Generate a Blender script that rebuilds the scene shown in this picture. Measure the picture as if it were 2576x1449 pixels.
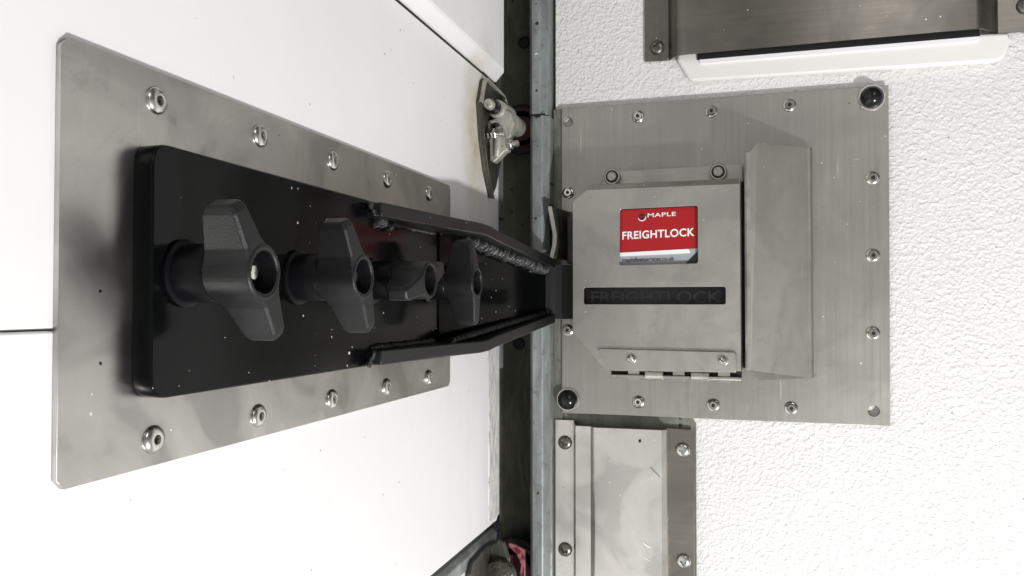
import bpy, bmesh, math, random
from mathutils import Vector, Matrix
random.seed(7)
S = bpy.context.scene
for o in list(bpy.data.objects): bpy.data.objects.remove(o)
COL = S.collection
R = math.radians

# ------------------------------------------------------------ camera
# world: X along the side wall, Y into it, Z up; the camera sits at the origin
cam_d = bpy.data.cameras.new('camera'); cam = bpy.data.objects.new('camera', cam_d); COL.objects.link(cam)
cam_d.lens = 36 * 2045 / 2576; cam_d.sensor_width = 36
cam_d.clip_start = 0.01; cam_d.clip_end = 50
p = R(1.13)
fw = Vector((-.2844*math.cos(p), .9587*math.cos(p), math.sin(p)))
rt = Vector((.9587, .2844, 0)).normalized(); up = rt.cross(fw).normalized()
M = Matrix((rt, up, -fw)).transposed().to_4x4()
cam.matrix_world = M
S.camera = cam

# ------------------------------------------------------------ world and lamps
w = bpy.data.worlds.new('World'); S.world = w; w.use_nodes = True
bg = w.node_tree.nodes['Background']
bg.inputs['Strength'].default_value = 1.0
# dim load space all round: dark roof and far end, paler floor
_n = w.node_tree.nodes; _l = w.node_tree.links
tc = _n.new('ShaderNodeTexCoord'); sp = _n.new('ShaderNodeSeparateXYZ'); _l.new(tc.outputs['Generated'], sp.inputs[0])
mr = _n.new('ShaderNodeMapRange'); mr.inputs['From Min'].default_value = -1; mr.inputs['From Max'].default_value = 1
_l.new(sp.outputs['Z'], mr.inputs['Value'])
rp_ = _n.new('ShaderNodeValToRGB'); e_ = rp_.color_ramp.elements
e_[0].position = .36; e_[0].color = (.50, .50, .485, 1); e_[1].position = .62; e_[1].color = (.105, .105, .103, 1)
e2 = e_.new(.48); e2.color = (.30, .30, .29, 1)
_l.new(mr.outputs[0], rp_.inputs[0]); _l.new(rp_.outputs[0], bg.inputs['Color'])

def area(name, loc, tgt, size, power, col):
    d = bpy.data.lights.new(name, 'AREA'); d.shape = 'DISK'; d.size = size; d.energy = power; d.color = col
    o = bpy.data.objects.new(name, d); COL.objects.link(o); o.location = loc
    o.rotation_euler = (Vector(tgt) - Vector(loc)).to_track_quat('-Z', 'Y').to_euler()
    return o
area('key_lamp', (0.62, -0.22, -0.80), (-0.1, 0.72, 0.0), 0.08, 18.5, (1.0, 0.99, 0.985))
area('load_space_lamp', (0.50, -0.55, 0.75), (-0.1, 0.75, 0.05), 0.60, 2.4, (1.0, 0.99, 0.97))

S.view_settings.view_transform = 'Standard'; S.view_settings.look = 'None'
S.view_settings.exposure = 0; S.view_settings.gamma = 1
S.render.engine = 'CYCLES'

# ------------------------------------------------------------ materials
class NT:
    def __init__(s, name):
        s.m = bpy.data.materials.new(name); s.m.use_nodes = True
        s.n = s.m.node_tree.nodes; s.l = s.m.node_tree.links
        s.b = s.n['Principled BSDF']; s.co = s.n.new('ShaderNodeTexCoord').outputs['Object']
    def mapping(s, scale=(1, 1, 1), rot=(0, 0, 0)):
        k = s.n.new('ShaderNodeMapping'); k.inputs['Scale'].default_value = scale; k.inputs['Rotation'].default_value = rot
        s.l.new(s.co, k.inputs['Vector']); return k.outputs[0]
    def noise(s, sc, det=4, rough=.55, vec=None, dist=0):
        k = s.n.new('ShaderNodeTexNoise'); k.inputs['Scale'].default_value = sc; k.inputs['Detail'].default_value = det
        k.inputs['Roughness'].default_value = rough; k.inputs['Distortion'].default_value = dist
        s.l.new(vec or s.co, k.inputs['Vector']); return k.outputs['Fac']
    def voro(s, sc, feat='F1', vec=None, out='Distance', rnd=1):
        k = s.n.new('ShaderNodeTexVoronoi'); k.feature = feat; k.inputs['Scale'].default_value = sc
        k.inputs['Randomness'].default_value = rnd
        s.l.new(vec or s.co, k.inputs['Vector']); return k.outputs[out]
    def ramp(s, fac, stops, interp='LINEAR'):
        k = s.n.new('ShaderNodeValToRGB'); k.color_ramp.interpolation = interp
        e = k.color_ramp.elements
        while len(e) < len(stops): e.new(.5)
        for i, (q, c) in enumerate(stops):
            e[i].position = q; e[i].color = (c, c, c, 1) if isinstance(c, (int, float)) else (*c, 1)
        s.l.new(fac, k.inputs[0]); return k.outputs[0]
    def mix(s, fac, a, b, mode='MIX'):
        k = s.n.new('ShaderNodeMix'); k.data_type = 'RGBA'; k.blend_type = mode
        for i, v in ((0, fac), (6, a), (7, b)):
            if isinstance(v, (int, float)): k.inputs[i].default_value = v if i == 0 else (v, v, v, 1)
            elif isinstance(v, tuple): k.inputs[i].default_value = (*v, 1)
            else: s.l.new(v, k.inputs[i])
        return k.outputs[2]
    def math(s, op, a, b=0.0, clamp=False):
        k = s.n.new('ShaderNodeMath'); k.operation = op; k.use_clamp = clamp
        for i, v in ((0, a), (1, b)):
            if isinstance(v, (int, float)): k.inputs[i].default_value = v
            else: s.l.new(v, k.inputs[i])
        return k.outputs[0]
    def flat(s, plane):
        k = s.n.new('ShaderNodeSeparateXYZ'); s.l.new(s.co, k.inputs[0]); c = s.n.new('ShaderNodeCombineXYZ')
        s.l.new(k.outputs['X' if plane == 'R' else 'Y'], c.inputs[0]); s.l.new(k.outputs['Z'], c.inputs[1]); return c.outputs[0]
    def specks(s, sc, size, keep, plane='R', stretch=None):
        """sparse small dots: 1 inside a dot"""
        k = s.n.new('ShaderNodeTexVoronoi'); k.voronoi_dimensions = '2D'; k.inputs['Scale'].default_value = sc
        v = s.flat(plane)
        wob = s.n.new('ShaderNodeTexNoise'); wob.inputs['Scale'].default_value = sc*7; s.l.new(v, wob.inputs['Vector'])
        add = s.n.new('ShaderNodeVectorMath'); add.operation = 'MULTIPLY_ADD'; s.l.new(wob.outputs['Color'], add.inputs[0])
        add.inputs[1].default_value = (size*1.2/sc,)*3; s.l.new(v, add.inputs[2])
        s.l.new(add.outputs[0], k.inputs['Vector'])
        sep = s.n.new('ShaderNodeSeparateColor'); s.l.new(k.outputs['Color'], sep.inputs[0])
        d = s.math('LESS_THAN', k.outputs['Distance'], s.math('MULTIPLY', sep.outputs[1], size))
        return s.math('MULTIPLY', d, s.math('LESS_THAN', sep.outputs[0], keep))
    def bump(s, h, dist, strength=1.0, normal=None):
        k = s.n.new('ShaderNodeBump'); k.inputs['Strength'].default_value = strength; k.inputs['Distance'].default_value = dist
        s.l.new(h, k.inputs['Height'])
        if normal: s.l.new(normal, k.inputs['Normal'])
        return k.outputs[0]
    def set(s, **kw):
        for k, v in kw.items():
            i = s.b.inputs[k.replace('_', ' ')]
            if isinstance(v, (int, float)): i.default_value = v
            elif isinstance(v, tuple): i.default_value = (*v, 1) if len(v) == 3 else v
            else: s.l.new(v, i)
        return s.m

def steel(name, base, dark, r0, r1, metallic=1.0, brush=None, sc=22, spec_dirt=True, pl='R'):
    t = NT(name)
    blot = t.ramp(t.noise(sc, 3, .5, dist=.9), [(.40, 0.), (.47, .55), (.55, .7), (.62, 1.)])
    fine = t.noise(sc*6, 6, .7)
    c = t.mix(blot, dark, base)
    c = t.mix(t.ramp(fine, [(.3, .35), (.7, 0.)]), c, tuple(v*.72 for v in base))
    rough = t.math('ADD', t.math('MULTIPLY', t.noise(sc*1.7, 4, .6, dist=1), r1-r0), r0)
    h = t.noise(900, 3, .6)
    if brush:
        bn = t.noise(1.0, 3, .7, vec=t.mapping(brush))
        c = t.mix(t.ramp(bn, [(.34, .75), (.64, 0.)]), c, tuple(v*.74 for v in base))
        h = bn
    if spec_dirt:
        sn = t.noise(1, 2, .5, vec=t.mapping((420, 420, 14) if pl == 'R' else (420, 420, 14), (0, R(24), 0) if pl == 'R' else (R(-24), 0, 0)))
        c = t.mix(t.ramp(sn, [(.735, 0.), (.76, .5)]), c, (.78, .77, .75))
        c = t.mix(t.ramp(t.noise(sc*.8, 6, .75, dist=2), [(.56, 0.), (.66, .30)]), c, tuple(v*.55 for v in base))
        c = t.mix(t.specks(95, .07, .07, pl), c, (.85, .84, .82))
        c = t.mix(t.specks(34, .032, .06, pl), c, (.05, .05, .045))
    return t.set(Base_Color=c, Metallic=metallic, Roughness=rough, Normal=t.bump(h, .00006, .5))

M_ = {}
M_['steel_left'] = steel('backing_steel', (.60, .59, .56), (.36, .355, .34), .26, .42, sc=18, pl='L')
M_['steel_base'] = steel('brushed_steel', (.475, .466, .428), (.40, .392, .362), .34, .50, brush=(330, 330, 5), sc=9)
M_['steel_box'] = steel('box_steel', (.53, .515, .475), (.455, .44, .41), .34, .52, sc=20)
M_['steel_guard'] = steel('guard_steel', (.63, .61, .56), (.57, .55, .51), .36, .52, sc=14)
M_['steel_edge'] = steel('bright_steel', (.72, .70, .66), (.55, .54, .50), .25, .4, sc=60, spec_dirt=False)
M_['steel_vent'] = steel('vent_steel', (.27, .25, .22), (.18, .17, .155), .25, .45, brush=(9, 500, 500), sc=14)
M_['steel_hat'] = steel('worn_steel', (.70, .675, .64), (.50, .485, .46), .26, .5, sc=15)

def white_paint():
    t = NT('door_white')
    c = t.mix(t.ramp(t.noise(7, 5, .6), [(.4, .5), (.7, 0.)]), (.84, .84, .84), (.79, .79, .80))
    c = t.mix(t.specks(42, .036, .09, 'L'), c, (.42, .42, .41))
    c = t.mix(t.specks(110, .07, .05, 'L'), c, (.45, .44, .42))
    v = t.mapping((60, 160, 7))
    c = t.mix(t.ramp(t.noise(1, 4, .7, vec=v), [(.66, 0.), (.78, .25)]), c, (.55, .55, .53))
    # greasy yellow stain beside the upper roller bracket and grey rub marks near the lock edge
    k = t.n.new('ShaderNodeVectorMath'); k.operation = 'DISTANCE'
    mp = t.n.new('ShaderNodeMapping'); mp.inputs['Scale'].default_value = (0, 1.6, .62); t.l.new(t.co, mp.inputs['Vector'])
    t.l.new(mp.outputs[0], k.inputs[0]); k.inputs[1].default_value = (0, (.672-.3)*1.6, .150*.62)
    st = t.math('MULTIPLY', t.ramp(k.outputs['Value'], [(.012, .95), (.062, 0.)]), t.ramp(t.noise(60, 4, .6), [(.3, .4), (.7, 1.)]))
    c = t.mix(st, c, (.50, .42, .26))
    sm = t.noise(1, 5, .7, vec=t.mapping((30, 30, 5)))
    sep = t.n.new('ShaderNodeSeparateXYZ'); t.l.new(t.co, sep.inputs[0])
    near = t.math('MULTIPLY', t.ramp(sep.outputs['Y'], [(.26, 0.), (.44, 1.)]), t.ramp(sm, [(.45, 0.), (.7, .28)]))
    c = t.mix(near, c, (.50, .50, .48))
    return t.set(Base_Color=c, Roughness=.42, Normal=t.bump(t.noise(140, 3), .0002, .25))
M_['door'] = white_paint()

def worn_white():
    t = NT('worn_door_edge')
    st = t.noise(1, 6, .75, vec=t.mapping((200, 900, 45)))
    c = t.mix(t.ramp(st, [(.50, 0.), (.60, 1.)]), (.74, .73, .71), (.16, .16, .15))
    return t.set(Base_Color=c, Roughness=.5, Normal=t.bump(st, .0004, .6))
M_['door_edge'] = worn_white()

def grp():
    t = NT('grp_wall')
    wob = t.n.new('ShaderNodeVectorMath'); wob.operation = 'ADD'
    nz = t.n.new('ShaderNodeTexNoise'); nz.inputs['Scale'].default_value = 190; t.l.new(t.co, nz.inputs['Vector'])
    sc = t.n.new('ShaderNodeVectorMath'); sc.operation = 'SCALE'; sc.inputs['Scale'].default_value = .0045
    t.l.new(nz.outputs['Color'], sc.inputs[0]); t.l.new(t.co, wob.inputs[0]); t.l.new(sc.outputs[0], wob.inputs[1])
    v1 = t.voro(290, 'F1', vec=wob.outputs[0])
    v2 = t.voro(470, 'F1', vec=wob.outputs[0])
    n = t.noise(420, 4, .6)
    h = t.math('ADD', t.math('MULTIPLY', t.math('POWER', v1, 1.6), 1.0), t.math('ADD', t.math('MULTIPLY', v2, .45), t.math('MULTIPLY', n, .6)))
    c = t.mix(t.ramp(t.noise(5, 4, .6), [(.35, .6), (.7, 0.)]), (.77, .765, .75), (.70, .695, .675))
    c = t.mix(t.specks(55, .05, .06), c, (.32, .32, .30))
    return t.set(Base_Color=c, Roughness=.45, Normal=t.bump(h, .00092, .9))
M_['grp'] = grp()

def black_gloss():
    t = NT('black_powder_coat')
    c = t.mix(t.specks(170, .10, .06, 'L'), (.003, .0033, .0035), (.6, .6, .58))
    c = t.mix(t.specks(75, .06, .07, 'L'), c, (.85, .85, .82))
    return t.set(Base_Color=c, Roughness=t.ramp(t.noise(30, 4), [(.3, .10), (.7, .2)]), Specular_IOR_Level=.14,
                 Normal=t.bump(t.noise(60, 2), .0002, .15))
M_['black'] = black_gloss()
def black_matt(name, c, r, b=.00012, sc=1500):
    t = NT(name)
    cc = t.mix(t.specks(150, .08, .03, 'L'), c, (.4, .4, .38))
    return t.set(Base_Color=cc, Roughness=r, Specular_IOR_Level=.4, Normal=t.bump(t.noise(sc, 2, .6), b, .6))
M_['bar'] = black_matt('black_bar_paint', (.008, .0084, .0088), .40)
M_['plastic'] = black_matt('black_plastic', (.0062, .0064, .0072), .44, .0002, 1800)
M_['rubber'] = black_matt('black_rubber', (.008, .008, .0095), .2, .00001)
M_['collar'] = black_matt('black_collar', (.005, .005, .006), .34, .00001); M_['collar'].node_tree.nodes['Principled BSDF'].inputs['Specular IOR Level'].default_value = .12
M_['tyre'] = black_matt('tyre_rubber', (.015, .015, .018), .5)
t = NT('gap_black'); M_['void'] = t.set(Base_Color=(.006, .006, .007), Roughness=.6)
t = NT('weld_metal')
wv = t.noise(420, 5, .7, dist=1.5)
M_['weld'] = t.set(Base_Color=t.ramp(wv, [(.34, (.02, .02, .024)), (.5, (.16, .16, .17)), (.66, (.50, .50, .50))]), Metallic=.7, Roughness=.3, Normal=t.bump(wv, .0006, .6))
t = NT('black_weld')
wv = t.noise(420, 5, .7, dist=1.5)
M_['weld_black'] = t.set(Base_Color=(.008, .008, .009), Roughness=.22, Normal=t.bump(wv, .0006, .6))

def galv(name, a, b, sc=20, grime=.5):
    t = NT(name)
    c = t.mix(t.ramp(t.noise(sc, 6, .65, vec=t.mapping((2.5, 2.5, .8)), dist=.8), [(.35, 0.), (.68, 1.)]), a, b)
    g = t.ramp(t.noise(sc*5, 6, .75), [(.56, 0.), (.66, grime)])
    c = t.mix(g, c, (.07, .07, .06))
    c = t.mix(t.specks(80, .16, .20), c, (.03, .03, .025))
    return t.set(Base_Color=c, Metallic=.35, Roughness=.45, Normal=t.bump(t.noise(sc*8, 5, .7), .0005, .4))
M_['galv'] = galv('galvanised', (.20, .21, .21), (.34, .37, .37))
M_['olive'] = galv('grimy_channel', (.060, .062, .043), (.13, .13, .095), 30, .45)
M_['trim'] = galv('painted_trim', (.14, .15, .12), (.23, .235, .20), 30)
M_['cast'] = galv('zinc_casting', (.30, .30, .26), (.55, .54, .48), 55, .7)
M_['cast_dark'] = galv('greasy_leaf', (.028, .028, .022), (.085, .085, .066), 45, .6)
t = NT('chrome'); M_['chrome'] = t.set(Base_Color=t.mix(t.ramp(t.noise(300, 4), [(.35, 0.), (.65, 1.)]), (.55, .54, .51), (.82, .81, .78)), Metallic=1., Roughness=.2)
t = NT('wet_grease'); gv = t.noise(260, 5, .7, dist=1.2)
M_['grease'] = t.set(Base_Color=t.ramp(gv, [(.4, (.02, .02, .016)), (.7, (.10, .095, .07))]), Roughness=.12, Normal=t.bump(gv, .0012, .8))
t = NT('raised_rubber'); M_['raised'] = t.set(Base_Color=(.010, .010, .012), Roughness=.4)
t = NT('rivet_steel'); M_['rivet'] = t.set(Base_Color=(.62, .61, .58), Metallic=1., Roughness=.24, Normal=t.bump(t.noise(500, 2), .0002, .3))
t = NT('screw_dark'); M_['screw_dark'] = t.set(Base_Color=t.mix(t.ramp(t.noise(400, 4), [(.4, 0.), (.65, 1.)]), (.13, .12, .105), (.26, .25, .22)), Metallic=.9, Roughness=.36)
t = NT('vent_white'); M_['vwhite'] = t.set(Base_Color=t.mix(t.specks(40, .03, .1), (.80, .79, .76), (.3, .3, .28)), Roughness=.35, Normal=t.bump(t.noise(70, 3), .0004, .3))
t = NT('wheel_red'); M_['red_wheel'] = t.set(Base_Color=t.mix(t.ramp(t.noise(120, 4), [(.4, 0.), (.6, 1.)]), (.05, .008, .012), (.11, .02, .03)), Roughness=.4)
t = NT('wheel_pink'); M_['pink_wheel'] = t.set(Base_Color=t.mix(t.ramp(t.noise(160, 4), [(.45, 0.), (.6, 1.)]), (.36, .14, .16), (.16, .02, .035)), Roughness=.35)
t = NT('label_red'); M_['lred'] = t.set(Base_Color=(.38, .006, .010), Roughness=.3)
t = NT('label_white'); M_['lwhite'] = t.set(Base_Color=(.86, .85, .86), Roughness=.35)
t = NT('label_grey'); M_['lgrey'] = t.set(Base_Color=(.36, .38, .39), Roughness=.35)
t = NT('label_black'); M_['lblack'] = t.set(Base_Color=(.015, .016, .018), Roughness=.35)
t = NT('label_ink'); M_['link'] = t.set(Base_Color=(.02, .02, .022), Roughness=.35)

# ------------------------------------------------------------ object helpers
def thing(name, label, cat, loc=(0, 0, 0), group=None):
    o = bpy.data.objects.new(name, None); COL.objects.link(o); o.empty_display_size = .02
    o.location = loc; o['label'] = label; o['category'] = cat
    if group: o['group'] = group
    return o
def link(name, me, mat, parent=None, loc=None):
    o = bpy.data.objects.new(name, me); COL.objects.link(o)
    if mat is not None:
        me.materials.clear(); me.materials.append(M_[mat])
    if parent:
        o.parent = parent
        if loc is not None:
            q = parent; off = Vector((0, 0, 0))
            while q: off += q.location; q = q.parent
            o.location = Vector(loc) - off
    elif loc is not None: o.location = loc
    return o
def root_of(parent):
    off = Vector((0, 0, 0)); q = parent
    while q: off += q.location; q = q.parent
    return off
def from_bm(name, bm, mat, parent=None, smooth=False, bevel=0, seg=2, ang=30):
    """bm in WORLD coordinates"""
    off = root_of(parent) if parent else Vector((0, 0, 0))
    bmesh.ops.recalc_face_normals(bm, faces=bm.faces[:])
    bmesh.ops.translate(bm, verts=bm.verts[:], vec=-off)
    me = bpy.data.meshes.new(name); bm.to_mesh(me); bm.free()
    o = link(name, me, mat, parent)
    if smooth:
        for f in me.polygons: f.use_smooth = True
        me.set_sharp_from_angle(angle=R(38))
    if bevel:
        b = o.modifiers.new('bevel', 'BEVEL'); b.width = bevel; b.segments = seg; b.limit_method = 'ANGLE'; b.angle_limit = R(ang)
        b.harden_normals = False
        for f in me.polygons: f.use_smooth = True
        me.set_sharp_from_angle(angle=R(38))
    return o
def box_bm(x0, x1, y0, y1, z0, z1, bm=None):
    bm = bm or bmesh.new()
    v = [bm.verts.new((x, y, z)) for x in (x0, x1) for y in (y0, y1) for z in (z0, z1)]
    for f in ((0, 1, 3, 2), (4, 6, 7, 5), (0, 4, 5, 1), (2, 3, 7, 6), (0, 2, 6, 4), (1, 5, 7, 3)):
        bm.faces.new([v[i] for i in f])
    return bm
def rounded(poly, r, n=5):
    out = []; N = len(poly)
    rs = r if isinstance(r, (list, tuple)) else [r]*N
    for i in range(N):
        a, b, c = Vector(poly[i-1]), Vector(poly[i]), Vector(poly[(i+1) % N])
        rr = rs[i]
        if rr <= 0: out.append(tuple(b)); continue
        d1 = (a-b).normalized(); d2 = (c-b).normalized()
        ang = d1.angle(d2); t_ = min(rr/math.tan(ang/2), (a-b).length*.49, (c-b).length*.49)
        p1 = b+d1*t_; p2 = b+d2*t_
        for k in range(n+1):
            s = k/n
            out.append(tuple(p1*(1-s)**2 + b*2*s*(1-s) + p2*s*s))
    return out
def circ(u, v, r, n=28): return [(u+r*math.cos(2*math.pi*i/n), v+r*math.sin(2*math.pi*i/n)) for i in range(n)]
def plate(name, loops, plane, front, th, mat, parent=None, bevel=.0004):
    """flat sheet with optional holes. plane 'R': loops (X,Z), front face at Y=front; 'L': loops (Y,Z), front face at X=front"""
    cu = bpy.data.curves.new('outline', 'CURVE'); cu.dimensions = '2D'; cu.fill_mode = 'BOTH'
    for lp in loops:
        s = cu.splines.new('POLY'); s.points.add(len(lp)-1); s.use_cyclic_u = True
        for i, (u, v) in enumerate(lp): s.points[i].co = (u*100, v*100, 0, 1)
    b = min(bevel, th*.4)*100
    cu.extrude = th*50-b; cu.bevel_depth = b; cu.offset = -b; cu.bevel_resolution = 1
    ob = bpy.data.objects.new('outline', cu); COL.objects.link(ob)
    dg = bpy.context.evaluated_depsgraph_get(); me = bpy.data.meshes.new_from_object(ob.evaluated_get(dg))
    bpy.data.objects.remove(ob); bpy.data.curves.remove(cu)
    off = root_of(parent) if parent else Vector((0, 0, 0))
    for v in me.vertices:
        a, c, d = v.co/100
        v.co = (Vector((a, front+th/2-d, c)) if plane == 'R' else Vector((front-th/2+d, a, c))) - off
    me.name = name
    return link(name, me, mat, parent)
def text_mesh(name, s, plane_y, x0, x1, z0, z1, mat, parent, bold=0., depth=.00012, spacing=1.0):
    cu = bpy.data.curves.new('t', 'FONT'); cu.body = s; cu.size = 1; cu.offset = bold; cu.space_character = spacing; cu.resolution_u = 4
    cu.extrude = .01
    ob = bpy.data.objects.new('t', cu); COL.objects.link(ob)
    dg = bpy.context.evaluated_depsgraph_get(); me = bpy.data.meshes.new_from_object(ob.evaluated_get(dg))
    bpy.data.objects.remove(ob); bpy.data.curves.remove(cu)
    xs = [v.co.x for v in me.vertices]; ys = [v.co.y for v in me.vertices]
    a0, a1, b0, b1 = min(xs), max(xs), min(ys), max(ys)
    off = root_of(parent)
    for v in me.vertices:
        v.co = Vector((x0+(v.co.x-a0)/(a1-a0)*(x1-x0), plane_y - v.co.z/.01*depth, z0+(v.co.y-b0)/(b1-b0)*(z1-z0))) - off
    me.name = name
    return link(name, me, mat, parent)
def lathe_bm(prof, n=32, axis='-Y', bm=None, hexr=None):
    """prof: list of (radius, height); height grows along axis (towards the viewer side)"""
    bm = bm or bmesh.new(); rings = []
    for (r, h) in prof:
        ring = []
        for i in range(n):
            a = 2*math.pi*i/n; c, s = r*math.cos(a), r*math.sin(a)
            ring.append(bm.verts.new({'-Y': (c, -h, s), '+X': (h, c, s), '+Y': (c, h, s), 'Z': (c, s, h)}[axis]))
        rings.append(ring)
    for a, b in zip(rings, rings[1:]):
        for i in range(n): bm.faces.new((a[i], a[(i+1) % n], b[(i+1) % n], b[i]))
    bm.faces.new(rings[0]); bm.faces.new(rings[-1])
    return bm
def mesh_of(bm, name, mat, sharp=38):
    bmesh.ops.recalc_face_normals(bm, faces=bm.faces[:])
    me = bpy.data.meshes.new(name); bm.to_mesh(me); bm.free()
    for f in me.polygons: f.use_smooth = True
    me.set_sharp_from_angle(angle=R(sharp)); me.materials.append(M_[mat]); return me
def prism_bm(poly, ax, c0, c1, bm=None):
    """poly 2D extruded along axis ax (0 X,1 Y,2 Z) from c0 to c1"""
    bm = bm or bmesh.new()
    def mk(u, v, c):
        q = [u, v]; q.insert(ax, c); return bm.verts.new(q)
    A = [mk(u, v, c0) for u, v in poly]; B = [mk(u, v, c1) for u, v in poly]; n = len(poly)
    bm.faces.new(A); bm.faces.new(B[::-1])
    for i in range(n): bm.faces.new((A[i], A[(i+1) % n], B[(i+1) % n], B[i]))
    return bm
def sheet_profile(pts, th):
    """open polyline -> closed outline of a folded sheet"""
    n = len(pts); P = [Vector(q) for q in pts]; L_ = []
    for i in range(n):
        d = ((P[min(i+1, n-1)]-P[max(i-1, 0)])).normalized(); L_.append(P[i] + Vector((-d.y, d.x))*th)
    return [tuple(q) for q in P] + [tuple(q) for q in reversed(L_)]
def boolean_mesh(a_me, b_me, name):
    A = bpy.data.objects.new('a', a_me); B = bpy.data.objects.new('b', b_me); COL.objects.link(A); COL.objects.link(B)
    m = A.modifiers.new('b', 'BOOLEAN'); m.operation = 'DIFFERENCE'; m.solver = 'EXACT'; m.object = B
    dg = bpy.context.evaluated_depsgraph_get(); me = bpy.data.meshes.new_from_object(A.evaluated_get(dg)); me.name = name
    bpy.data.objects.remove(A); bpy.data.objects.remove(B); return me

# ------------------------------------------------------------ side wall (textured panel) - setting
WY = .7835
bm = box_bm(-.187, 2.4, WY, WY+.03, -1.7, 1.7)
o = from_bm('side_wall', bm, 'grp'); o['kind'] = 'structure'

# grey painted trim behind the base plate, next to the post
tr = thing('wall_trim', 'narrow grey green painted trim strip with grime between galvanised post and steel base plate', 'trim', (-.18, .78, 0))
plate('strip', [[(-.1885, -.9), (-.1795, -.9), (-.1795, .1925), (-.1885, .1925)]], 'R', .7795, .006, 'trim', tr)
plate('lower_shade_sheet', [rounded([(-.1795, -.9), (-.052, -.9), (-.052, -.112), (-.0575, -.104), (-.1795, -.104)], [0, 0, .003, .003, 0])], 'R', .7818, .0016, 'trim', tr)  # grey-green sheet, the shadow below the base plate is in its dark colour

# ------------------------------------------------------------ door track channel (dark) - behind the gap
tk = thing('door_track', 'dark olive grimy vertical door channel between white door and galvanised post', 'door track', (-.23, .82, 0))
from_bm('channel_back', box_bm(-.300, -.196, .818, .830, -1.5, 1.5), 'olive', tk)
from_bm('channel_side', box_bm(-.1985, -.1945, .770, .8175, -1.5, 1.5), 'olive', tk)
from_bm('outer_side', box_bm(-.305, -.3005, .752, .830, -1.5, 1.5), 'olive', tk)
me = mesh_of(lathe_bm([(.0065, 0), (.0065, .001), (.0056, .0022), (.0045, .0024), (.0042, .001), (.0, .001)]), 'bolt_head', 'tyre')
for (x, z) in ((-.2352, -.0415), (-.2295, .275), (-.2352, -.39)):
    link('bolt_head', me, None, tk, (x, .818, z))

# galvanised post: two lengths that meet at a chipped joint
ps = thing('corner_post', 'scuffed galvanised corner post with a chipped joint, right of the dark channel', 'post', (-.2, .76, 0))
def post_profile(x0, x1):
    return rounded([(x0, .800), (x0, .7615), (x0+.003, .7585), (x1-.006, .7585), (x1, .766), (x1, .800)], [0, .001, .001, .003, .002, 0])
joint = .1832
def chipped(bm, z, s):
    for v in bm.verts:
        if abs(v.co.z-z) < 1e-5: v.co.z += 0
    return bm
from_bm('upper_length', prism_bm(post_profile(-.2078, -.1905), 2, joint+.0006, 1.5), 'galv', ps, smooth=True)
from_bm('lower_length', prism_bm(post_profile(-.2073, -.1885), 2, -1.5, joint-.0006), 'galv', ps, smooth=True)
# chipped ragged notch at the joint
chip = [(-.2065, 0), (-.2050, -.0012), (-.2035, -.0008), (-.2020, -.0018), (-.2005, -.0034), (-.1990, -.0026), (-.1975, -.0030), (-.1962, -.0012), (-.1940, -.0006), (-.1915, -.0009), (-.1915, .0008), (-.2065, .0008)]
plate('chipped_edge', [[(x, joint+z) for x, z in chip]], 'R', .7581, .0006, 'void', ps, bevel=0)
plate('paint_chip', [rounded([(-.2020, .2420), (-.1990, .2424), (-.1988, .2433), (-.2018, .2432)], .0003)], 'R', .7582, .0005, 'lwhite', ps, bevel=0)

# ------------------------------------------------------------ sectional door
DX = -.2335
dr = thing('sectional_door', 'white smooth sectional door with dark horizontal seams, left of the channel', 'door', (DX, .3, 0))
# panels: each extruded along Y, profile in (X,Z)
def panel(name, z0, z1, y1, mat='door', ch=.0):
    poly = [( -.9, z0), (y1-ch, z0), (y1, z0+ch*1.0), (y1, z1-ch), (y1-ch, z1), (-.9, z1)] if ch else [(-.9, z0), (y1, z0), (y1, z1), (-.9, z1)]
    return plate(name, [poly], 'L', DX, .022, mat, dr, bevel=.0008)
panel('door_panel', -.0084, .2080, .742)
panel('door_panel', -.2045, -.0094, .742, ch=.006)
# worn painted margin and galvanised end channel along the lock-side edge
plate('worn_margin', [[(.7120, -.2000), (.7425, -.2000), (.7425, -.0400), (.7120, -.0400)]], 'L', DX+.0006, .0006, 'door_edge', dr, bevel=0)
from_bm('end_channel', box_bm(DX-.020, DX-.0010, .7425, .7600, -.062, .150), 'galv', dr)
from_bm('edge_seal', box_bm(DX-.020, DX-.0030, .7425, .7560, -.60, -.0625), 'tyre', dr)
# upper panel stands proud with a rounded lower lip
UX = -.2225
prof = rounded([(UX, 1.4), (UX, .2200), (UX-.0010, .2175), (DX, .2112), (DX-.02, .2112), (DX-.02, 1.4)], [0, .003, .002, .0006, 0, 0])
bm = bmesh.new()
pts = prof
A = [bm.verts.new((x, -.9, z)) for x, z in pts]
B = [bm.verts.new((x, (.7235 if z > .2275 else .7235+ (DX-x)*0 + min(0, (z-.2200))*(-1.2) ), z)) for x, z in pts]
bm.faces.new(A); bm.faces.new(B[::-1])
for i in range(len(pts)): bm.faces.new((A[i], A[(i+1) % len(pts)], B[(i+1) % len(pts)], B[i]))
from_bm('upper_panel', bm, 'door', dr, smooth=True, bevel=.0010)
from_bm('seam_bar', box_bm(DX-.02, DX-.0015, -.9, .738, .2080, .2112), 'void', dr)  # black bar filling the gap below the upper panel
# bottom panel with a metal top edge, below a dark open seam
from_bm('lower_seam', box_bm(DX-.022, DX-.004, -.9, .738, -.2108, -.2046), 'void', dr)
bm = prism_bm(rounded([(DX, -.2250), (DX, -.2150), (DX-.004, -.2110), (DX-.02, -.2110), (DX-.02, -.2250)], [0, .003, .003, 0, 0]), 1, -.9, .7350)
from_bm('metal_edge', bm, 'galv', dr, smooth=True)
plate('door_panel', [[(-.9, -1.4), (.728, -1.4), (.728, -.2252), (-.9, -.2252)]], 'L', DX-.0012, .02, 'door', dr, bevel=.0006)

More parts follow.
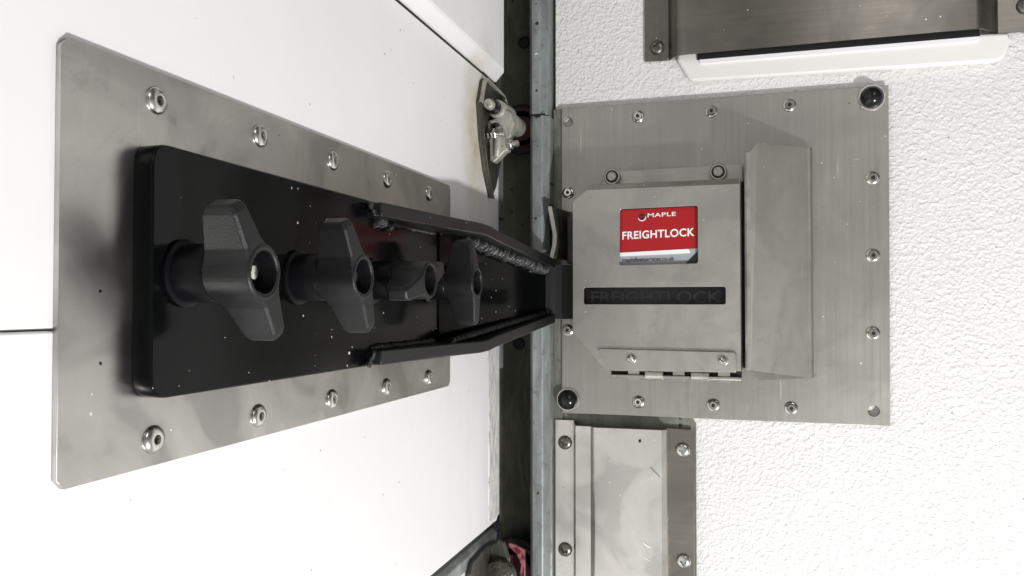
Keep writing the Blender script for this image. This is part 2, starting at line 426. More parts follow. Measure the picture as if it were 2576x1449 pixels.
# ------------------------------------------------------------ left backing plate
SX = -.2310
bp = thing('backing_plate', 'long smudged stainless steel backing plate with two rows of rivets on the white door', 'steel plate', (SX, .42, .0145))
c = .0035
out = [(.2256+c, -.0648), (.6060-c, -.0648), (.6060, -.0648+c), (.6060, .0942-c), (.6060-c*.5, .0942), (.2256+c, .0942), (.2256, .0942-c), (.2256, -.0648+c)]
plate('plate', [out], 'L', SX, .0022, 'steel_left', bp, bevel=.0001)
rv = mesh_of(lathe_bm([(.0058, 0), (.0058, .0004), (.0052, .0013), (.0040, .0021), (.0028, .0024), (.0020, .0022), (.0017, .0012), (.0016, -.001), (.0, -.001)], axis='+X'), 'rivet', 'rivet')
core = mesh_of(lathe_bm([(.0017, 0), (.0012, .0004), (.0, .0004)], axis='+X', n=16), 'rivet_core', 'void')
for k in range(5):
    for z in (.0822, -.0543):
        y = (.2728 + .07195*k) * 1.0
        o = link('rivet', rv, None, bp, (SX, y, z + (0 if k else 0)))
        link('rivet_core', core, None, o, (SX-.0001, y, z))

# ------------------------------------------------------------ black locking arm
BX = -.2217
arm = thing('locking_arm', 'black powder coated steel locking arm with flanges, clamped flat on the long backing plate', 'lock arm', (BX, .5, .0125))
plate('mounting_plate', [rounded([(.2604, -.0370), (.6000, -.0375), (.6000, .0625), (.2604, .0630)], [.009, 0, 0, .009])], 'L', BX, .0092, 'black', arm, bevel=.0008)
# sloping arm plate welded between the flanges, running inward to the tongue
st = [(.5560, -.2206, .0525, -.0285), (.586, -.2140, .0525, -.0285), (.739, -.1862, .0345, -.0095)]
bm = bmesh.new(); rings = []
for (y, x, zt, zb) in st:
    rings.append([bm.verts.new(q) for q in ((x, y, zt), (x, y, zb), (x-.009, y+.001, zb), (x-.009, y+.001, zt))])
for a, b in zip(rings, rings[1:]):
    for i in range(4): bm.faces.new((a[i], a[(i+1) % 4], b[(i+1) % 4], b[i]))
bm.faces.new(rings[0]); bm.faces.new(rings[-1])
from_bm('arm_plate', bm, 'black', arm, bevel=.0006)
TH = .0086
def flange(stn):
    bm = bmesh.new(); rings = []
    for (y, xf, xb, zo, s) in stn:
        zi = zo - s*TH
        rings.append([bm.verts.new(q) for q in ((xf, y, zo), (xf, y, zi), (xb, y, zi), (xb, y, zo))])
    for a, b in zip(rings, rings[1:]):
        for i in range(4): bm.faces.new((a[i], a[(i+1) % 4], b[(i+1) % 4], b[i]))
    bm.faces.new(rings[0]); bm.faces.new(rings[-1])
    return bm
def fl_st(s):
    zo = .0606 if s > 0 else -.0362; ze = .0420 if s > 0 else -.0175
    return [(.4400, -.2113, -.2218, zo, s), (.5265, -.2015, -.2218, zo, s), (.578, -.1950, -.2218, zo+s*.0003, s), (.592, -.1932, -.2200, zo-s*.0006, s), (.604, -.1917, -.2190, zo-s*.0026, s), (.7400, -.1772, -.1960, ze, s)]
for s in (1, -1):
    from_bm('flange', flange(fl_st(s)), 'bar', arm, bevel=.0008)
# weld beads: overlapping ripples
def weld(name, p0, p1, r, mat, step=.0016, sq=.55, jit=.0004):
    p0, p1 = Vector(p0), Vector(p1); d = p1-p0; n = max(2, int(d.length/step)); bm = bmesh.new()
    for i in range(n+1):
        c_ = p0 + d*(i/n) + Vector([random.uniform(-jit, jit) for _ in range(3)])
        rr = r*random.uniform(.85, 1.12)
        mt = Matrix.Translation(c_) @ d.to_track_quat('X', 'Z').to_matrix().to_4x4() @ Matrix.Rotation(.5, 4, 'Y') @ Matrix.Diagonal((sq, 1, 1, 1))
        bmesh.ops.create_icosphere(bm, subdivisions=2, radius=rr, matrix=mt)
    return from_bm(name, bm, mat, arm, smooth=True)
weld('weld_bead', (-.2100, .5850, .0495), (-.1850, .7280, .0318), .0054, 'weld', .0021, .26, .0013)
weld('weld_bead', (-.2212, .4520, .0500), (-.2212, .4720, .0500), .0040, 'weld', .0024, .28, .0012)
weld('weld_bead', (-.2215, .4680, .0515), (-.2215, .5480, .0515), .0022, 'weld_black')
weld('weld_bead', (-.2095, .5500, -.0270), (-.1865, .7300, -.0085), .0032, 'weld_black')
weld('weld_bead', (-.2215, .4480, -.0265), (-.2215, .5450, -.0265), .0024, 'weld_black')
weld('weld_bead', (-.2190, .4392, .0600), (-.2150, .4392, .0530), .0024, 'weld_black', .0012)
weld('weld_bead', (-.2190, .4392, -.0355), (-.2150, .4392, -.0290), .0024, 'weld_black', .0012)
# tongue that slides into the lock box
bm = prism_bm(sheet_profile([(-.189, .7375), (-.1830, .7425), (-.1775, .7455), (-.1500, .7455)], .005), 2, -.0140, .0365)
from_bm('tongue', bm, 'bar', arm, smooth=True)

# wing knobs -------------------------------------------------
def wing_mesh():
    # axis +X; blade lies along local Z, thickness along Y
    bm = bmesh.new()
    prof = [(.0106, .0160), (.0110, .0290), (.0108, .0370), (.0100, .0378), (.0092, .0378), (.0084, .0370), (.0082, .0300), (0, .0300)]
    lathe_bm(prof, 40, '+X', bm)
    me0 = bm
    for s in (1, -1):
        # sections along the wing: (radial, half thickness, axial back, axial front)
        sec = [(.004, .0094, .0170, .0374), (.0095, .0068, .0172, .0374), (.0125, .0056, .0180, .0373), (.0255, .0042, .0212, .0362), (.0280, .0034, .0226, .0352), (.0288, .0026, .0240, .0340)]
        rings = []
        for (r, h, a0, a1) in sec:
            rings.append([bm.verts.new(q) for q in ((a1, -h+.0012, s*r), (a1-.0012, -h, s*r), (a0, -h, s*r), (a0, h, s*r), (a1-.0012, h, s*r), (a1, h-.0012, s*r))])
        for a, b in zip(rings, rings[1:]):
            for i in range(6): bm.faces.new((a[i], a[(i+1) % 6], b[(i+1) % 6], b[i]))
        bm.faces.new(rings[0]); bm.faces.new(rings[-1])
    bmesh.ops.recalc_face_normals(bm, faces=bm.faces[:])
    me = bpy.data.meshes.new('k'); bm.to_mesh(me); bm.free()
    # cut the bore through the blades
    bore = mesh_of(lathe_bm([(.0082, .0300), (.0082, .0400)], 40, '+X'), 'bore', 'plastic')
    base = bpy.data.objects.new('k', me); cut = bpy.data.objects.new('c', bore); COL.objects.link(base); COL.objects.link(cut)
    rm = base.modifiers.new('r', 'REMESH'); rm.mode = 'VOXEL'; rm.voxel_size = .00032
    sm = base.modifiers.new('s', 'SMOOTH'); sm.iterations = 2; sm.factor = .5
    bo = base.modifiers.new('b', 'BOOLEAN'); bo.operation = 'DIFFERENCE'; bo.object = cut; bo.solver = 'EXACT'
    dg = bpy.context.evaluated_depsgraph_get(); out = bpy.data.meshes.new_from_object(base.evaluated_get(dg)); out.name = 'wing'
    bpy.data.objects.remove(base); bpy.data.objects.remove(cut)
    for f in out.polygons: f.use_smooth = True
    out.set_sharp_from_angle(angle=R(50)); out.materials.clear(); out.materials.append(M_['plastic'])
    return out
wing = wing_mesh()
collar = mesh_of(lathe_bm([(.0128, 0), (.0132, .0008), (.0132, .0018), (.0122, .0024), (.0114, .0026), (.0114, .0155), (.0108, .0165), (.0, .0165)], 40, '+X'), 'collar', 'collar')
ring = mesh_of(lathe_bm([(.0082, .0285), (.0081, .0358), (.0074, .0360), (.0068, .0340), (.0062, .0290), (0, .0290)], 36, '+X'), 'bore_lining', 'collar')
tip = mesh_of(lathe_bm([(.0036, .024), (.0036, .0315), (.0026, .0326), (.0, .0328)], 24, '+X'), 'bolt_tip', 'chrome')
spots = [(.2790, .0125, 30), (.3640, .0135, 27), (.4500, .0143, 108), (.5360, .0150, 10)]
lab = ['black wing knob nearest the rounded plate end', 'second black wing knob, shallow tilt', 'black wing knob turned sideways with its wings level', 'black wing knob closest to the weld bead']
for i, (y, z, rot) in enumerate(spots):
    x0 = BX if i < 3 else BX
    k = link('wing_knob', wing, None, arm, (x0, y, z)); k.rotation_euler = (R(rot), 0, 0); k['label'] = lab[i]
    k.scale = (1.0, 1.05, 1.05)
    for nm, me_ in (('collar', collar), ('bore_lining', ring), ('bolt_tip', tip)):
        q = link(nm, me_, None, k, None); q.location = (0, 0, 0)

# ------------------------------------------------------------ right base plate
PY = .7800
pl = thing('base_plate', 'square brushed steel base plate with rivets and two black domed caps on the textured wall', 'steel plate', (-.035, PY, .043))
plate('plate', [[(-.1795, -.1063), (.1146, -.1068), (.1152, .1928), (-.1795, .1918)], circ(-.1730, .1784, .0046), circ(.1011, -.0940, .0048)], 'R', PY-.003, .0029, 'steel_base', pl, bevel=.0003)
rn = mesh_of(lathe_bm([(.0059, 0), (.0059, .0006), (.0053, .0012), (.0044, .0015), (.0041, .0026), (.0034, .0032), (.0025, .0032), (.0016, .0032), (0, .0032)]), 'rivet_nut', 'chrome')
rc = mesh_of(lathe_bm([(.0017, 0), (.0017, .0034), (0, .0034)], n=16), 'rivet_hole', 'void')
spotsR = [(-.1047, .1794), (-.0364, .1798), (.0327, .1806), (.1018, .1113), (.1015, .0429), (.101, -.0257), (.0324, -.094), (-.0359, -.0936), (-.1052, -.093), (-.1737, -.0254), (-.1731, .1089)]
for x, z in spotsR:
    o = link('rivet_nut', rn, None, pl, (x, PY-.003, z)); o.rotation_euler = (0, random.uniform(0, 1), 0)
    link('rivet_hole', rc, None, o, (x, PY-.003, z))
dome = [(.0097, 0), (.0099, .002)] + [(.0099*math.cos(a), .002+.0088*math.sin(a)) for a in [R(q) for q in range(10, 90, 10)]] + [(0, .0108)]
dm = mesh_of(lathe_bm(dome, 40), 'domed_cap', 'rubber')
ws = mesh_of(lathe_bm([(.0112, 0), (.0114, .0008), (.0108, .0014), (.0098, .0014), (0, .0014)], 40), 'washer', 'steel_edge')
for (x, z) in ((.1015, .1826), (-.1735, -.0930)):
    o = link('domed_cap', dm, None, pl, (x, PY-.003, z)); link('washer', ws, None, o, (x, PY-.003, z))
# scratches near the right edge
for a in ([(.0860, .1285), (.0900, .1290), (.0912, .1280)], [(.0868, .1262), (.0890, .1268), (.0893, .1252)], [(.0848, .1238), (.0875, .1232), (.0886, .1224)]):
    pts = [(x, z) for x, z in a] + [(x, z-.0005) for x, z in reversed(a)]
    plate('scratch', [pts], 'R', PY-.00315, .0002, 'steel_edge', pl, bevel=0)

# ------------------------------------------------------------ lock box
LY = .7275
lb = thing('lock_box', 'stainless steel lock box with red label window, dark slot and bottom hinge', 'lock box', (-.083, LY, .025))
out = [(-.1580, -.0255), (-.1275, -.0600), (-.0104, -.0578), (-.0104, .1040), (-.1450, .1040), (-.1580, .0938)]
out = rounded(out, [.002, .001, .0008, .0002, .0002, .001])
win = rounded([(-.1150, .0348), (-.0462, .0356), (-.0462, .0862), (-.1143, .0854)], .0022)
slot = rounded([(-.1476, -.0002), (-.0229, -.0002), (-.0229, .0150), (-.1476, .0150)], .0018)
plate('lid', [out, win[::-1], slot[::-1]], 'R', LY, .0016, 'steel_box', lb, bevel=.0003)
# lid top lip leans back
bm = prism_bm(sheet_profile([(LY+.0001, .1042), (LY+.0030, .1080), (LY+.0052, .1092), (LY+.03, .1092)], -.0014), 0, -.1430, -.0104)
from_bm('lid_lip', bm, 'steel_box', lb, smooth=True)
# folded right return of the lid
bm = prism_bm(sheet_profile([(-.0104, LY+.0002), (-.0095, LY+.0016), (-.0095, LY+.03)], .0010), 2, -.0575, .1085)
from_bm('lid_side', bm, 'steel_box', lb, smooth=True)
# inner carcass
from_bm('carcass', box_bm(-.1540, -.0110, LY+.0300, PY-.0032, -.0230, .1050), 'steel_box', lb)
# folded left side, leaving a mouth for the tongue
for z0, z1 in ((.0440, .0938), (-.0230, -.0165)):
    from_bm('side_wall_fold', box_bm(-.1578, -.1562, LY+.0018, .7765, z0, z1), 'steel_box', lb)
# chamfered lower left edge of the box body (bright line)
bm = bmesh.new()
a, b_ = (-.1560, -.0275), (-.1265, -.0605)
v = [bm.verts.new(q) for q in ((a[0], LY+.0020, a[1]), (b_[0], LY+.0020, b_[1]), (b_[0]-.0015, .7765, b_[1]-.0015), (a[0]-.0015, .7765, a[1]-.0015))]
f = bm.faces.new(v); ret = bmesh.ops.extrude_face_region(bm, geom=[f])
bmesh.ops.translate(bm, verts=[g for g in ret['geom'] if isinstance(g, bmesh.types.BMVert)], vec=(.0010, 0, .0008))
from_bm('chamfer_fold', bm, 'steel_box', lb)
# rear flange with two nuts
plate('rear_flange', [[(-.1365, .0980), (-.0088, .0980), (-.0088, .1275), (-.1365, .1252)]], 'R', .7640, .0035, 'steel_box', lb)
nut = mesh_of(lathe_bm([(.0086, 0), (.0086, .0010), (.0080, .0012), (.0080, .0050), (.0072, .0060), (.0060, .0060), (0, .0060)], 24), 'nut', 'steel_box')
nr = mesh_of(lathe_bm([(.0060, .0058), (.0059, .0063), (.0046, .0063), (.0044, .0058)], 24), 'nylon_ring', 'void')
nb = mesh_of(lathe_bm([(.0045, .004), (.0045, .0072), (.0038, .0078), (0, .0078)], 24), 'bolt_end', 'steel_box')
for x, z in ((-.1268, .1200), (-.0298, .1200)):
    o = link('nut', nut, None, lb, (x, .7640, z))
    link('nylon_ring', nr, None, o, (x, .7640, z)); link('bolt_end', nb, None, o, (x, .7640, z))
# label behind the window
sy = LY+.0042
lab_ = plate('label', [[(-.1180, .0330), (-.0440, .0330), (-.0440, .0880), (-.1180, .0880)]], 'R', sy, .0012, 'lred', lb, bevel=0)
def quad(nm, pts, mat, lift): return plate(nm, [pts], 'R', sy-lift, .0002, mat, lab_, bevel=0)
quad('white_band', rounded([(-.1180, .0428), (-.0525, .0448), (-.0545, .0486), (-.1180, .0462)], [0, .001, .0004, 0], 3), 'lwhite', .0005)
quad('grey_band', [(-.1180, .0330), (-.0440, .0330), (-.0440, .0490), (-.1180, .0464)], 'lgrey', .0003)
quad('black_corner', [(-.0600, .0330), (-.0440, .0330), (-.0440, .0490)], 'lblack', .0007)
quad('top_shadow', [(-.1180, .0850), (-.0440, .0858), (-.0440, .0880), (-.1180, .0880)], 'lblack', .0003)  # shadow of the window edge painted as a black strip on the label
def skew(o, k):
    for v in o.data.vertices: v.co.z += (v.co.x+.083-.083 + 0)*k
t1 = text_mesh('lettering', 'FREIGHTLOCK', sy-.0003, -.1130, -.0492, .0590, .0662, 'lwhite', lab_, bold=.022, spacing=1.06); skew(t1, .028)
t2 = text_mesh('lettering', 'MAPLE', sy-.0003, -.0902, -.0654, .0778, .0814, 'lwhite', lab_, bold=.014, spacing=1.08); skew(t2, .028)
t3 = text_mesh('lettering', 'maplefleetservices.co.uk', sy-.0006, -.1132, -.0668, .0374, .0420, 'link', lab_, bold=.006, spacing=.95); skew(t3, .02)
# round swoosh emblem left of the maker name
quad('emblem', circ(-.0952, .0779, .0031), 'lblack', .0002)
cres = [(-.0952+.0036*math.cos(R(a)), .0776+.0033*math.sin(R(a))) for a in range(190, 372, 12)] + [(-.0954+.0031*math.cos(R(a)), .0784+.0032*math.sin(R(a))) for a in range(368, 195, -12)]
quad('emblem', cres, 'lwhite', .0005)
text_mesh('emblem', 'M', sy-.0003, -.0968, -.0940, .0770, .0790, 'lred', lab_, bold=.03)
# dark rubber plate with raised word behind the slot
rp = plate('rubber_insert', [[(-.1520, -.0030), (-.0190, -.0030), (-.0190, .0180), (-.1520, .0180)]], 'R', LY+.0060, .002, 'rubber', lb, bevel=0)
text_mesh('raised_lettering', 'FREIGHTLOCK', LY+.0060, -.1420, -.0265, .0010, .0118, 'raised', rp, bold=.02, depth=.0006)
# hinge
hp = rounded([(-.1218, -.0598), (-.0142, -.0588), (-.0142, -.0412), (-.1360, -.0400)], [.003, .001, .0025, .0025])
hg = plate('hinge_leaf', [hp], 'R', LY-.0034, .0028, 'steel_box', lb, bevel=.0006)
from_bm('hinge_rod', box_bm(-.1235, -.0100, LY+.0035, LY+.0100, -.0665, -.0632), 'steel_base', lb, bevel=.0008)
from_bm('hinge_gap', box_bm(-.1240, -.0098, LY+.0075, LY+.0120, -.0640, -.0570), 'void', lb)
for x0, x1 in ((-.0925, -.0767), (-.0525, -.0372)):
    bm = lathe_bm([(.0038, 0), (.0042, .0003), (.0042, x1-x0-.0003), (.0038, x1-x0)], 24, '+X')
    bmesh.ops.translate(bm, verts=bm.verts[:], vec=(x0, LY+.0014, -.0632))
    from_bm('hinge_knuckle', bm, 'steel_edge', lb, smooth=True)
for x0, x1 in ((-.1085, -.0982), (-.0688, -.0583), (-.0300, -.0195)):
    plate('hinge_tab', [rounded([(x0, -.0685), (x1, -.0685), (x1, -.0570), (x0, -.0570)], [.0015, .0015, 0, 0])], 'R', LY+.0050, .0012, 'steel_base', lb, bevel=.0003)
ds = mesh_of(lathe_bm([(.0043, 0), (.0043, .0008), (.0039, .0022), (.0030, .0034), (.0018, .0040), (.0014, .0036), (.0013, .0030), (0, .0030)], 28), 'hinge_rivet', 'chrome')
for x, z in ((-.1038, -.0486), (-.0249, -.0487)):
    link('hinge_rivet', ds, None, hg, (x, LY-.0034, z))

from_bm('gap_shade_strip', box_bm(-.0094, -.0068, .7420, .7480, -.0560, .1080), 'void', lb)  # added black strip gives the gap beside the guard its shade

# catch lug behind the tongue
lg = thing('catch_lug', 'small bent catch lug with pale front edge, left of the lock box', 'lug', (-.18, .75, .065))
edge = [(-.1862, .0925), (-.1835, .0780), (-.1812, .0650), (-.1818, .0560), (-.1848, .0430)]
bm = bmesh.new(); fr, bk, fr2, bk2 = [], [], [], []
for x, z in edge:
    fr.append(bm.verts.new((x, .7480, z))); fr2.append(bm.verts.new((x+.0036, .7480, z)))
    bk.append(bm.verts.new((x+.012, .7770, z*.96+.001))); bk2.append(bm.verts.new((x+.0156, .7770, z*.96+.001)))
def strip(a, b):
    for i in range(len(a)-1): bm.faces.new((a[i], a[i+1], b[i+1], b[i]))
strip(fr, bk); strip(fr2, bk2)
strip(bk, bk2)
bm.faces.new((fr[0], fr2[0], bk2[0], bk[0])); bm.faces.new((fr[-1], fr2[-1], bk2[-1], bk[-1]))
strip(fr, fr2)
from_bm('lug_body', bm, 'cast_dark', lg)
bm = bmesh.new(); A = [bm.verts.new((x-.0001, .7474, z)) for x, z in edge]; B = [bm.verts.new((x+.0037, .7474, z)) for x, z in edge]
C_ = [bm.verts.new((x-.0001, .7486, z)) for x, z in edge]; D_ = [bm.verts.new((x+.0037, .7486, z)) for x, z in edge]
for q1, q2 in ((A, B), (B, D_), (D_, C_), (C_, A)):
    for i in range(len(edge)-1): bm.faces.new((q1[i], q1[i+1], q2[i+1], q2[i]))
from_bm('pale_edge', bm, 'steel_hat', lg)  # thin paler strip along the front edge of the lug
bm = box_bm(-.1700, -.1580, .7560, .7765, .0380, .0880)
from_bm('keeper_block', bm, 'cast_dark', lg, bevel=.002)

# ------------------------------------------------------------ folded guard right of the box
gd = thing('guard_cover', 'folded stainless steel guard with chamfered corners, standing right of the lock box', 'guard', (.02, .75, .037))
def gx(x):   # face depth at x
    return LY + (x-.0000)/(.0480)*(.7660-LY)
bm = bmesh.new()
zt, zb, ct = .1392, -.0655, .0085
front = [(-.0022, zt-ct), (.0044, zt), (.0480, zt), (.0480, zb), (.0044, zb), (-.0022, zb+ct)]
A = [bm.verts.new((x, gx(max(x, 0)), z)) for x, z in front]; B = [bm.verts.new((x-.0012, gx(max(x, 0))+.0022, z)) for x, z in front]
bm.faces.new(A); bm.faces.new(B[::-1])
for i in range(6): bm.faces.new((A[i], A[(i+1) % 6], B[(i+1) % 6], B[i]))
from_bm('sloping_face', bm, 'steel_guard', gd)
bm = prism_bm(sheet_profile([(.0474, .7657), (.0492, .7680), (.0496, .7710), (.0496, .7768)], -.0020), 2, zb, zt)
from_bm('right_return', bm, 'steel_guard', gd, smooth=True)
bm = prism_bm([(-.0066, LY+.0012), (-.0050, LY-.0002), (-.0021, LY-.0002), (-.0021, LY+.0024), (-.0046, LY+.0030), (-.0046, .7768), (-.0066, .7768)], 2, zb+ct, zt-ct)
from_bm('left_return', bm, 'steel_edge', gd)

# ------------------------------------------------------------ screws
def pan_head(r, h, mat):
    a = mesh_of(lathe_bm([(r, 0), (r, h*.2), (r*.93, h*.52), (r*.75, h*.82), (r*.45, h*.97), (0, h)], 32), 'screw', mat)
    bm = bmesh.new(); d = h*1.2
    box_bm(-r*.50, r*.50, -h*1.6, -h*.25, -r*.16, r*.16, bm)
    b1 = bpy.data.meshes.new('c'); bm.to_mesh(b1); bm.free()
    bm = bmesh.new(); box_bm(-r*.16, r*.16, -h*1.6, -h*.25, -r*.50, r*.50, bm)
    b2 = bpy.data.meshes.new('c'); bm.to_mesh(b2); bm.free()
    bm = bmesh.new(); box_bm(-r*.25, r*.25, -h*1.6, -h*.15, -r*.25, r*.25, bm)
    b3 = bpy.data.meshes.new('c'); bm.to_mesh(b3); bm.free()
    m1 = boolean_mesh(a, b1, 'screw'); m2 = boolean_mesh(m1, b2, 'screw'); m2 = boolean_mesh(m2, b3, 'screw')
    for f in m2.polygons: f.use_smooth = True
    m2.set_sharp_from_angle(angle=R(35)); m2.materials.clear(); m2.materials.append(M_[mat]); return m2
scd = pan_head(.0068, .0034, 'screw_dark'); scb = pan_head(.0068, .0036, 'rivet')

# ------------------------------------------------------------ lower hat section cover
ht = thing('hat_section_cover', 'worn steel hat section cover held by four cross head screws, below the base plate', 'cover', (-.12, .78, -.25))
prof = sheet_profile([(-.1862, .7788), (-.1672, .7788), (-.1655, .7720), (-.1640, .7700), (-.1490, .7688), (-.1460, .7650), (-.1440, .7640), (-.0822, .7655), (-.0795, .7680), (-.0785, .7788), (-.0550, .7788)], -.0015)
n_ = 11
bm = prism_bm(prof, 2, -.9, -.1170)
for v in bm.verts:
    if abs(v.co.z+.1170) < 1e-5:
        if v.co.x < -.1668: v.co.z = -.1132
from_bm('cover', bm, 'steel_hat', ht, smooth=True)
# darker right-hand flange sheet
plate('right_flange', [rounded([(-.0785, -.9), (-.0535, -.9), (-.0535, -.1172), (-.0785, -.1165)], [0, 0, .004, 0])], 'R', .7765, .0010, 'steel_vent', ht, bevel=.0003)
for x, z, mt, rr in ((-.1766, -.1350, scd, .3), (-.1767, -.2385, scd, .5), (-.0638, -.1363, scb, 0.05), (-.0635, -.2394, scb, .1), (-.1767, -.342, scd, .2), (-.0635, -.3425, scb, .4)):
    o = link('cross_head_screw', mt, None, ht, (x, .7772 if x < -.1 else .7765, z)); o.rotation_euler = (0, rr, 0)
for pts in ([(-.0995, -.2215), (-.0955, -.2236), (-.0922, -.2252), (-.0920, -.2259), (-.0950, -.2255), (-.0996, -.2222)], [(-.0985, -.2345), (-.0925, -.2382), (-.0923, -.2390), (-.0988, -.2352)]):
    plate('scratch', [pts], 'R', .7628, .0002, 'lwhite', ht, bevel=0)
for pts in ([(-.0925, -.1512), (-.0835, -.1600), (-.0837, -.1603), (-.0928, -.1514)], [(-.1035, -.1265), (-.1012, -.1258), (-.1008, -.1285), (-.1028, -.1296)]):
    plate('scratch', [pts], 'R', .7629, .0002, 'lblack', ht, bevel=0)

# ------------------------------------------------------------ top vent cover and its white frame
vf = thing('air_vent', 'white moulded air vent surround with a dark slot, peeping out under the steel vent cover', 'air vent', (.07, .78, .23))
ol = rounded([(-.0675, .2300), (-.0560, .2092), (.2050, .2062), (.2110, .2240), (.2100, .2300), (.1880, .2308), (.1880, .36), (-.0675, .36)], [.002, .008, .030, .006, .001, 0, 0, 0], 8)
plate('moulding', [ol], 'R', .7760, .0075, 'vwhite', vf, bevel=.0022)
plate('raised_lip', [rounded([(-.0470, .2240), (.1850, .2240), (.1866, .2264), (.1866, .2345), (.1700, .2345), (.1700, .30), (-.0500, .30)], [.002, .002, 0, 0, 0, 0, 0])], 'R', .7745, .0050, 'lwhite', vf, bevel=.0007)
plate('dark_slot', [[(-.0490, .2285), (.1868, .2285), (.1868, .30), (-.0490, .30)]], 'R', .7742, .0020, 'void', vf, bevel=0)
vc = thing('vent_cover', 'dark brushed steel vent cover with folded ends and screws, cropped by the top right', 'vent cover', (.06, .78, .30))
VZ = .2328
prof = sheet_profile([(-.0985, .7820), (-.0760, .7820), (-.0735, .7800), (-.0690, .7730), (-.0640, .7690), (-.0580, .7680), (.1820, .7680), (.1880, .7695), (.1990, .7800), (.2020, .7820), (.2380, .7820)], -.0016)
bm = prism_bm(prof, 2, VZ, .60)
for v in bm.verts:
    if v.co.z < VZ+.001 and (-.0765 < v.co.x < -.0560): v.co.z -= .0006
    if v.co.z < VZ+.001 and (.19 < v.co.x): v.co.z -= .0016
from_bm('cover', bm, 'steel_vent', vc, smooth=True)
for x, z in ((-.0868, .2452), (.2225, .2530)):
    o = link('cross_head_screw', scd, None, vc, (x, .7803, z)); o.rotation_euler = (0, .25, 0)

# ------------------------------------------------------------ roller brackets
def tube_between(p0, p1, r0, r1, n=24, caps=True):
    p0, p1 = Vector(p0), Vector(p1); d = (p1-p0); q = d.to_track_quat('Z', 'Y').to_matrix()
    bm = bmesh.new(); rings = []
    for p_, r_ in ((p0, r0*.86), (p0+d*.06, r0), (p1-d*.06, r1), (p1, r1*.86)):
        rings.append([bm.verts.new(p_ + q @ Vector((r_*math.cos(2*math.pi*i/n), r_*math.sin(2*math.pi*i/n), 0))) for i in range(n)])
    for a, b in zip(rings, rings[1:]):
        for i in range(n): bm.faces.new((a[i], a[(i+1) % n], b[(i+1) % n], b[i]))
    bm.faces.new(rings[0]); bm.faces.new(rings[-1]); return bm
rb = thing('roller_bracket', 'greasy cast roller bracket with hex bolts and dark red wheel, upper door edge', 'roller bracket', (-.23, .74, .16))
# dark leaf lying on the door face, tapering to a point at its foot
leaf = [(.6745, .1780), (.6843, .1992), (.6900, .2030), (.7418, .2002), (.7509, .1940), (.7483, .1671), (.7405, .1369), (.7255, .1100), (.7098, .0968), (.6923, .1197), (.6811, .1463)]
plate('leaf', [rounded(leaf, .0015)], 'L', DX+.0032, .0032, 'cast_dark', rb, bevel=.0005)
rim = [(.6745, .1780), (.6843, .1992), (.6900, .2030), (.7418, .2002), (.7509, .1940)]
bm = bmesh.new(); rr_ = []
for y, z in rim: rr_.append([bm.verts.new(q) for q in ((DX+.003, y, z), (DX+.0068, y, z), (DX+.0068, y+.0010, z-.0016), (DX+.003, y+.0010, z-.0016))])
for a, b in zip(rr_, rr_[1:]):
    for i in range(4): bm.faces.new((a[i], a[(i+1) % 4], b[(i+1) % 4], b[i]))
bm.faces.new(rr_[0]); bm.faces.new(rr_[-1])
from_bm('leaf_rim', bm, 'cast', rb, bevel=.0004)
bm = bmesh.new(); rr_ = []
for y, z in ((.6745, .1780), (.6811, .1463), (.6923, .1197), (.7098, .0968)): rr_.append([bm.verts.new(q) for q in ((DX+.003, y, z), (DX+.0062, y, z), (DX+.0062, y+.0014, z), (DX+.003, y+.0014, z))])
for a, b in zip(rr_, rr_[1:]):
    for i in range(4): bm.faces.new((a[i], a[(i+1) % 4], b[(i+1) % 4], b[i]))
bm.faces.new(rr_[0]); bm.faces.new(rr_[-1])
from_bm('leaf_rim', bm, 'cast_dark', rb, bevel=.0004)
from_bm('axle_pin', tube_between((-.2238, .6790, .1772), (-.2240, .6880, .1777), .0044, .0048), 'cast', rb, smooth=True)
from_bm('sleeve', tube_between((-.2240, .6870, .1776), (-.2228, .7120, .1780), .0064, .0068), 'rubber', rb, smooth=True)
from_bm('socket', tube_between((-.2222, .6980, .1772), (-.2205, .7300, .1770), .0084, .0088), 'cast', rb, smooth=True)
from_bm('wheel_arm', tube_between((-.2195, .7060, .1705), (-.2232, .7760, .1752), .0100, .0090), 'cast', rb, smooth=True)
# arched casting that holds the bolts
arch = rounded([(-.2314, .1635), (-.2303, .1670), (-.2223, .1687), (-.2185, .1740), (-.2150, .1770), (-.2095, .1735), (-.2060, .1640), (-.2085, .1530), (-.2103, .1488), (-.2121, .1388), (-.2148, .1379), (-.2197, .1331), (-.2253, .1283), (-.2288, .1307), (-.2291, .1452), (-.2310, .1544)], .0018)
hole = rounded([(-.2292, .1590), (-.2284, .1638), (-.2235, .1650), (-.2200, .1632), (-.2208, .1585)], .0010)
plate('casting', [arch, hole[::-1]], 'R', .7000, .011, 'cast', rb, bevel=.0009)
plate('casting_recess', [[(-.2300, .1570), (-.2180, .1570), (-.2180, .1670), (-.2300, .1670)]], 'R', .7100, .001, 'void', rb, bevel=0)
from_bm('raised_web', tube_between((-.2190, .6990, .1600), (-.2225, .7010, .1340), .0042, .0034), 'cast', rb, smooth=True)
def hexnut(x, y, z, r, L_):
    b1 = lathe_bm([(r*.88, 0), (r, L_*.12), (r, L_*.88), (r*.88, L_)], 6, '+X'); bmesh.ops.translate(b1, verts=b1.verts[:], vec=(x, y, z))
    from_bm('hex_nut', b1, 'chrome', rb, bevel=.0003)
def threaded(loc, r, L_, n=8):
    pr = []
    for i in range(n):
        pr += [(r, L_*i/n), (r*.82, L_*(i+.5)/n)]
    pr += [(r*.8, L_), (0, L_)]
    bm = lathe_bm(pr, 20, '+X'); bmesh.ops.translate(bm, verts=bm.verts[:], vec=loc); return bm
hexnut(-.2290, .6945, .1532, .0052, .0085)
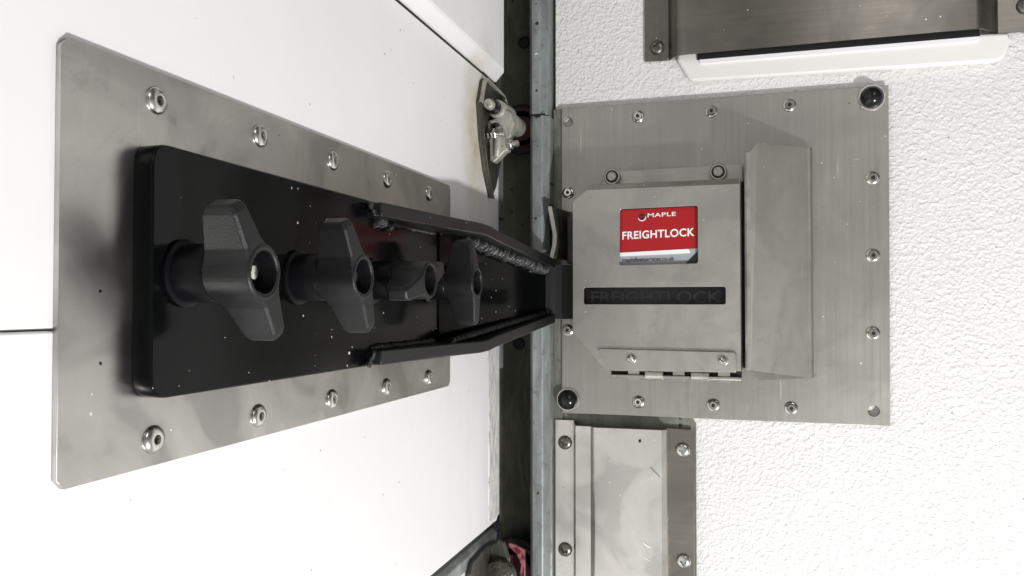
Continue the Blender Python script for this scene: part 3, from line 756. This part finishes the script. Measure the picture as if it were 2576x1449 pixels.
from_bm('bolt_thread', threaded((-.2205, .6945, .1532), .0029, .0078), 'chrome', rb, smooth=True)
hexnut(-.2120, .7010, .1440, .0050, .0045)
from_bm('bolt_thread', threaded((-.2078, .7010, .1446), .0029, .0060), 'chrome', rb, smooth=True)
def wheel(parent, loc, rr, inner):
    a = lathe_bm([(rr*.80, 0), (rr*.97, .0015), (rr, .005), (rr*.97, .0085), (rr*.80, .010)], 40); 
    bmesh.ops.translate(a, verts=a.verts[:], vec=loc); from_bm('wheel_tyre', a, 'tyre', parent, smooth=True)
    b = lathe_bm([(rr*.80, .010), (rr*.79, .0108), (rr*.55, .0090), (rr*.40, .0112), (.0, .0112)], 40)
    bmesh.ops.translate(b, verts=b.verts[:], vec=loc); from_bm('wheel_disc', b, inner, parent, smooth=True)
wheel(rb, (-.2262, .806, .1795), .0262, 'red_wheel')

rb2 = thing('roller_bracket', 'oily dark roller bracket with a broken pink wheel, at the bottom frame edge', 'roller bracket', (-.23, .74, -.25))
low = [(.6560, -.2195), (.6950, -.2165), (.7230, -.2190), (.7330, -.2250), (.7330, -.2900), (.6500, -.2900), (.6500, -.2270)]
plate('leaf', [rounded(low, .002)], 'L', DX+.0042, .004, 'cast_dark', rb2, bevel=.0008)
plate('bracket_cheek', [rounded([(-.2300, -.2185), (-.2215, -.2125), (-.2165, -.2150), (-.2120, -.2290), (-.2120, -.2900), (-.2320, -.2900)], .0025)], 'R', .7040, .006, 'cast_dark', rb2, bevel=.0014)
bm = lathe_bm([(.0150, 0), (.0154, .004), (.0140, .0072), (.0095, .0092), (.0, .0098)], 40); bmesh.ops.translate(bm, verts=bm.verts[:], vec=(-.2195, .7040, -.2440))
from_bm('hub_cap', bm, 'grease', rb2, smooth=True)
plate('broken_rim', [[(-.2299, -.2320), (-.2250, -.2322), (-.2214, -.2336), (-.2127, -.2378), (-.2119, -.2900), (-.2206, -.2900), (-.2165, -.2514), (-.2206, -.2423), (-.2267, -.2371)]], 'R', .7600, .004, 'pink_wheel', rb2, bevel=.0005)
wheel(rb2, (-.2330, .806, -.2700), .0330, 'red_wheel')
